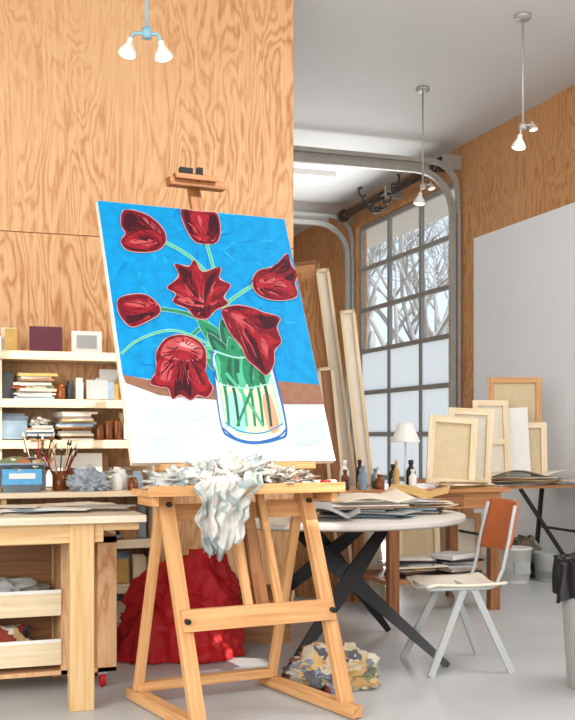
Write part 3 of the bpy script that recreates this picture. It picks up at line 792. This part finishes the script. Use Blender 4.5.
panel('tall_canvas', .50, 7.58, .12, 1.7, .04, -.10, BROWN, PALE)
panel('tall_canvas', .72, 7.62, .11, 2.12, .05, -.11, CREAM, PALE)

# ---------------------------------------------------------------- chair
b = B('plywood_chair', frame(sv(.88,5.47,0), SRZ+.20))
def seatf(u, v):
    x = -.22+u*.42; y = (-.2+v*.4)*(1-.08*(1-u)); z = .445+.012*math.cos(v*2*math.pi)-.03*max(0,.12-u)*4-.01*math.sin(u*3)
    return (x,y,z)
b.grid(seatf, 16, 12, CREAM)
def backf(u, v):
    y = -.2+v*.4; z = .60+u*.26
    x = .20+.06*u+.045*(1-((v-.5)*2)**2)
    rr = 1-.1*u*u
    if u > .8 or u < .2: rr *= 1-.12*((abs(u-.5)-.3)/.2)**2
    return (x,y*rr,z)
b.grid(backf, 18, 16, ORNG)
chair = b.done(solid=.012)
b = B('frame', frame(sv(.88,5.47,0), SRZ+.20))
for s in (-1,1):
    b.beam((-.02,s*.16,.425),(-.22,s*.225,.0),.020,.034,CHAIRM,side=(0,1,0)); b.beam((.03,s*.16,.425),(.21,s*.225,.0),.020,.034,CHAIRM,side=(0,1,0))
    b.tube([(-.2,s*.17,.425),(.11,s*.17,.425),(.15,s*.175,.44),(.18,s*.185,.52),(.21,s*.19,.66),(.25,s*.175,.84)], .010, CHAIRM)
b.tube([(-.2,-.17,.425),(-.21,0,.425),(-.2,.17,.425)],.010,CHAIRM); b.tube([(.02,-.17,.42),(.02,.17,.42)],.013,CHAIRM)
fr = b.done(); bpy.context.view_layer.update(); mw = fr.matrix_world.copy(); fr.parent = chair; fr.matrix_parent_inverse = chair.matrix_world.inverted(); fr.matrix_world = mw

# ---------------------------------------------------------------- rag bag, bin, rear table
b = B('rag_bag', frame(sv(.22,5.02,0), SRZ)); b.crumple((0,0,0), (.21,.15,.13), RAGS, seed=8, amp=.35, freq=2.4, sub=5); b.done()
b = B('trash_can', frame(sv(1.49,5.0,0), 0))
b.lathe((0,0,0), [(.15,0),(.155,.01),(.185,.52),(.19,.53),(.18,.53),(.15,.02)], STEEL, seg=36)
def rim(u, v):
    a = u*2*math.pi; r = .200+.014*math.sin(a*9)+.01*math.sin(a*17)
    if v < .4: rr, z = r-.05+.06*v/.4, .55+.07*v/.4
    else: rr, z = r+.012*math.sin(a*7+v*5), .62-.2*(v-.4)/.6-.02*math.sin(a*5)
    return (rr*math.cos(a), rr*math.sin(a), z)
b.grid(rim, 72, 8, BLACK); b.crumple((0,0,.50),(.16,.16,.10),BLACK,seed=3,amp=.3); b.done()

b = B('trestle_table')
b.bx(4.12,5.22,7.25,8.05,TZ-.025,TZ,BROWN)
for x in (4.22,5.1):
    for y in (7.35,7.95): b.beam((x,y,TZ-.025),(x+(.1 if x < 4.5 else -.08),y,0),.03,.03,BLACK)
    b.beam((x,7.35,.4),(x,7.95,.4),.02,.02,BLACK)
b.beam((4.5,7.33,TZ-.03),(5.05,7.33,.02),.03,.025,BLACK,side=(0,1,0))
b.done()
z3 = stack('paper_stack', (4.55,7.50,TZ), 0, 12, .75,.36,.04,.010, (PAPER,CREAM,GREYP,BROWN,CAN))
stack('paper_stack', (4.98,7.5,TZ), 0, 9, .36,.36,.02,.012, (PAPER,CREAM,GREYP,CLUT))
b = B('curled_paper', frame((4.6,7.46,TZ+z3+.01), 0)); b.grid(lambda u,v: ((u-.5)*.8,(v-.5)*.36,.05*abs(math.sin(u*5))*(1-v*.5)), 30, 6, CREAM); b.done(solid=.002)
b = B('plastic_bucket', frame((4.54,7.5,0))); b.lathe((0,0,0), [(.12,0),(.125,.005),(.145,.27),(.152,.27),(.152,.285),(.14,.285),(.13,.03)], WHITE); b.box((0,-.138,.13),(.14,.006,.10),GREYP,rot=(-.08,0,0)); b.done()
b = B('tote_bag', frame((4.80,7.80,0))); b.crumple((0,0,.0),(.20,.12,.22),GREENB,seed=15,amp=.3,freq=1.6); b.done()
b = B('plastic_bucket', frame((4.86,7.48,0))); b.lathe((0,0,0), [(.10,0),(.105,.005),(.125,.22),(.132,.235),(.12,.235),(.11,.03)], GREYP); b.done()

# ---------------------------------------------------------------- outside
b = B('ground'); b.bx(XR+.2,70,-20,70,-.12,-.02,GROUND); b.done()
def tree(name, base, h, seed):
    random.seed(seed); b = B(name)
    def grow(p, d, l, r, depth):
        q = p+d*l; m = p.lerp(q,.5)+Vector((random.uniform(-1,1),random.uniform(-1,1),0))*l*.05
        b.tube([p,m,q], r, BARK, seg=5, rs=[r,r*.85,r*.7])
        if depth == 0: return
        for k in range(3 if depth > 1 else 4):
            nd = (d+Vector((random.uniform(-1,1),random.uniform(-1,1),random.uniform(-.35,.6)))*.75).normalized()
            grow(p.lerp(q,random.uniform(.55,1)), nd, l*random.uniform(.6,.82), r*.55, depth-1)
    grow(Vector(base), Vector((0,0,1)), h*.32, h*.010, 5); b.done()
for X, Y, h, sd in ((2.9,22,10,3),(1.9,27,12,4),(4.3,30,13,8),(2.9,36,15,9),(3.6,24,11,14),(2.2,21,9,18),(3.4,28,12,23)):
    tree('bare_tree', sv(X,Y,-.05), h, sd)

# ---------------------------------------------------------------- light
w = bpy.data.worlds.new('World'); scene.world = w; w.use_nodes = True
bg = w.node_tree.nodes['Background']
tcw = w.node_tree.nodes.new('ShaderNodeTexCoord'); spw = w.node_tree.nodes.new('ShaderNodeSeparateXYZ')
w.node_tree.links.new(tcw.outputs['Generated'], spw.inputs[0])
colw = ramp(w.node_tree, spw.outputs['Z'], [(0.0,(0.80,0.85,0.90,1)),(0.6,(0.62,0.78,1,1))])
w.node_tree.links.new(colw, bg.inputs['Color']); bg.inputs['Strength'].default_value = 1.35
def area(name, loc, target, sx_, sy_, power, col):
    l = bpy.data.lights.new(name,'AREA'); l.shape = 'RECTANGLE'; l.size = sx_; l.size_y = sy_; l.energy = power; l.color = col
    o = bpy.data.objects.new(name,l); COL.objects.link(o); o.location = loc
    o.rotation_euler = (Vector(target)-Vector(loc)).to_track_quat('-Z','Y').to_euler()
area('front_fill', (1.0,YF+.05,2.35), (1.0,5,2.0), 5.0, 2.8, 160, (1,.965,.92))  # fill lamp added behind the camera, standing in for daylight
area('right_wall_fill', (XL+.05,1.1,2.25), (5,5.0,1.8), 4.4, 2.4, 260, (1,.985,.96))  # lamp added to brighten the right wall and floor
area('ceiling_fill', (4.1,4.2,H-.03), (4.1,4.4,0), 1.6, 2.4, 115, (.98,.99,1))  # fill lamp added under the closed ceiling
area('door_daylight', (XR-.22,11.17,1.85), (0,11.17,1.85), 2.4, 3.3, 190, (.97,.985,1))
s = bpy.data.lights.new('sun','SUN'); s.energy = 5.0; s.angle = .012; s.color = (1,.94,.84)
so = bpy.data.objects.new('sun', s); COL.objects.link(so); so.location = (0,0,8)
so.rotation_euler = Vector((-.2,.64,-.74)).to_track_quat('-Z','Y').to_euler()

# ---------------------------------------------------------------- camera
cam = bpy.data.cameras.new('camera'); co = bpy.data.objects.new('camera', cam); COL.objects.link(co)
co.location = (0,0,1.2); co.rotation_euler = (math.radians(90),0,-YAW)
cam.sensor_width = 36; cam.lens = 52.5; cam.shift_y = 75/720; cam.clip_start = .05; cam.clip_end = 300
scene.camera = co
try:
    scene.view_settings.view_transform = 'Standard'
except Exception: pass
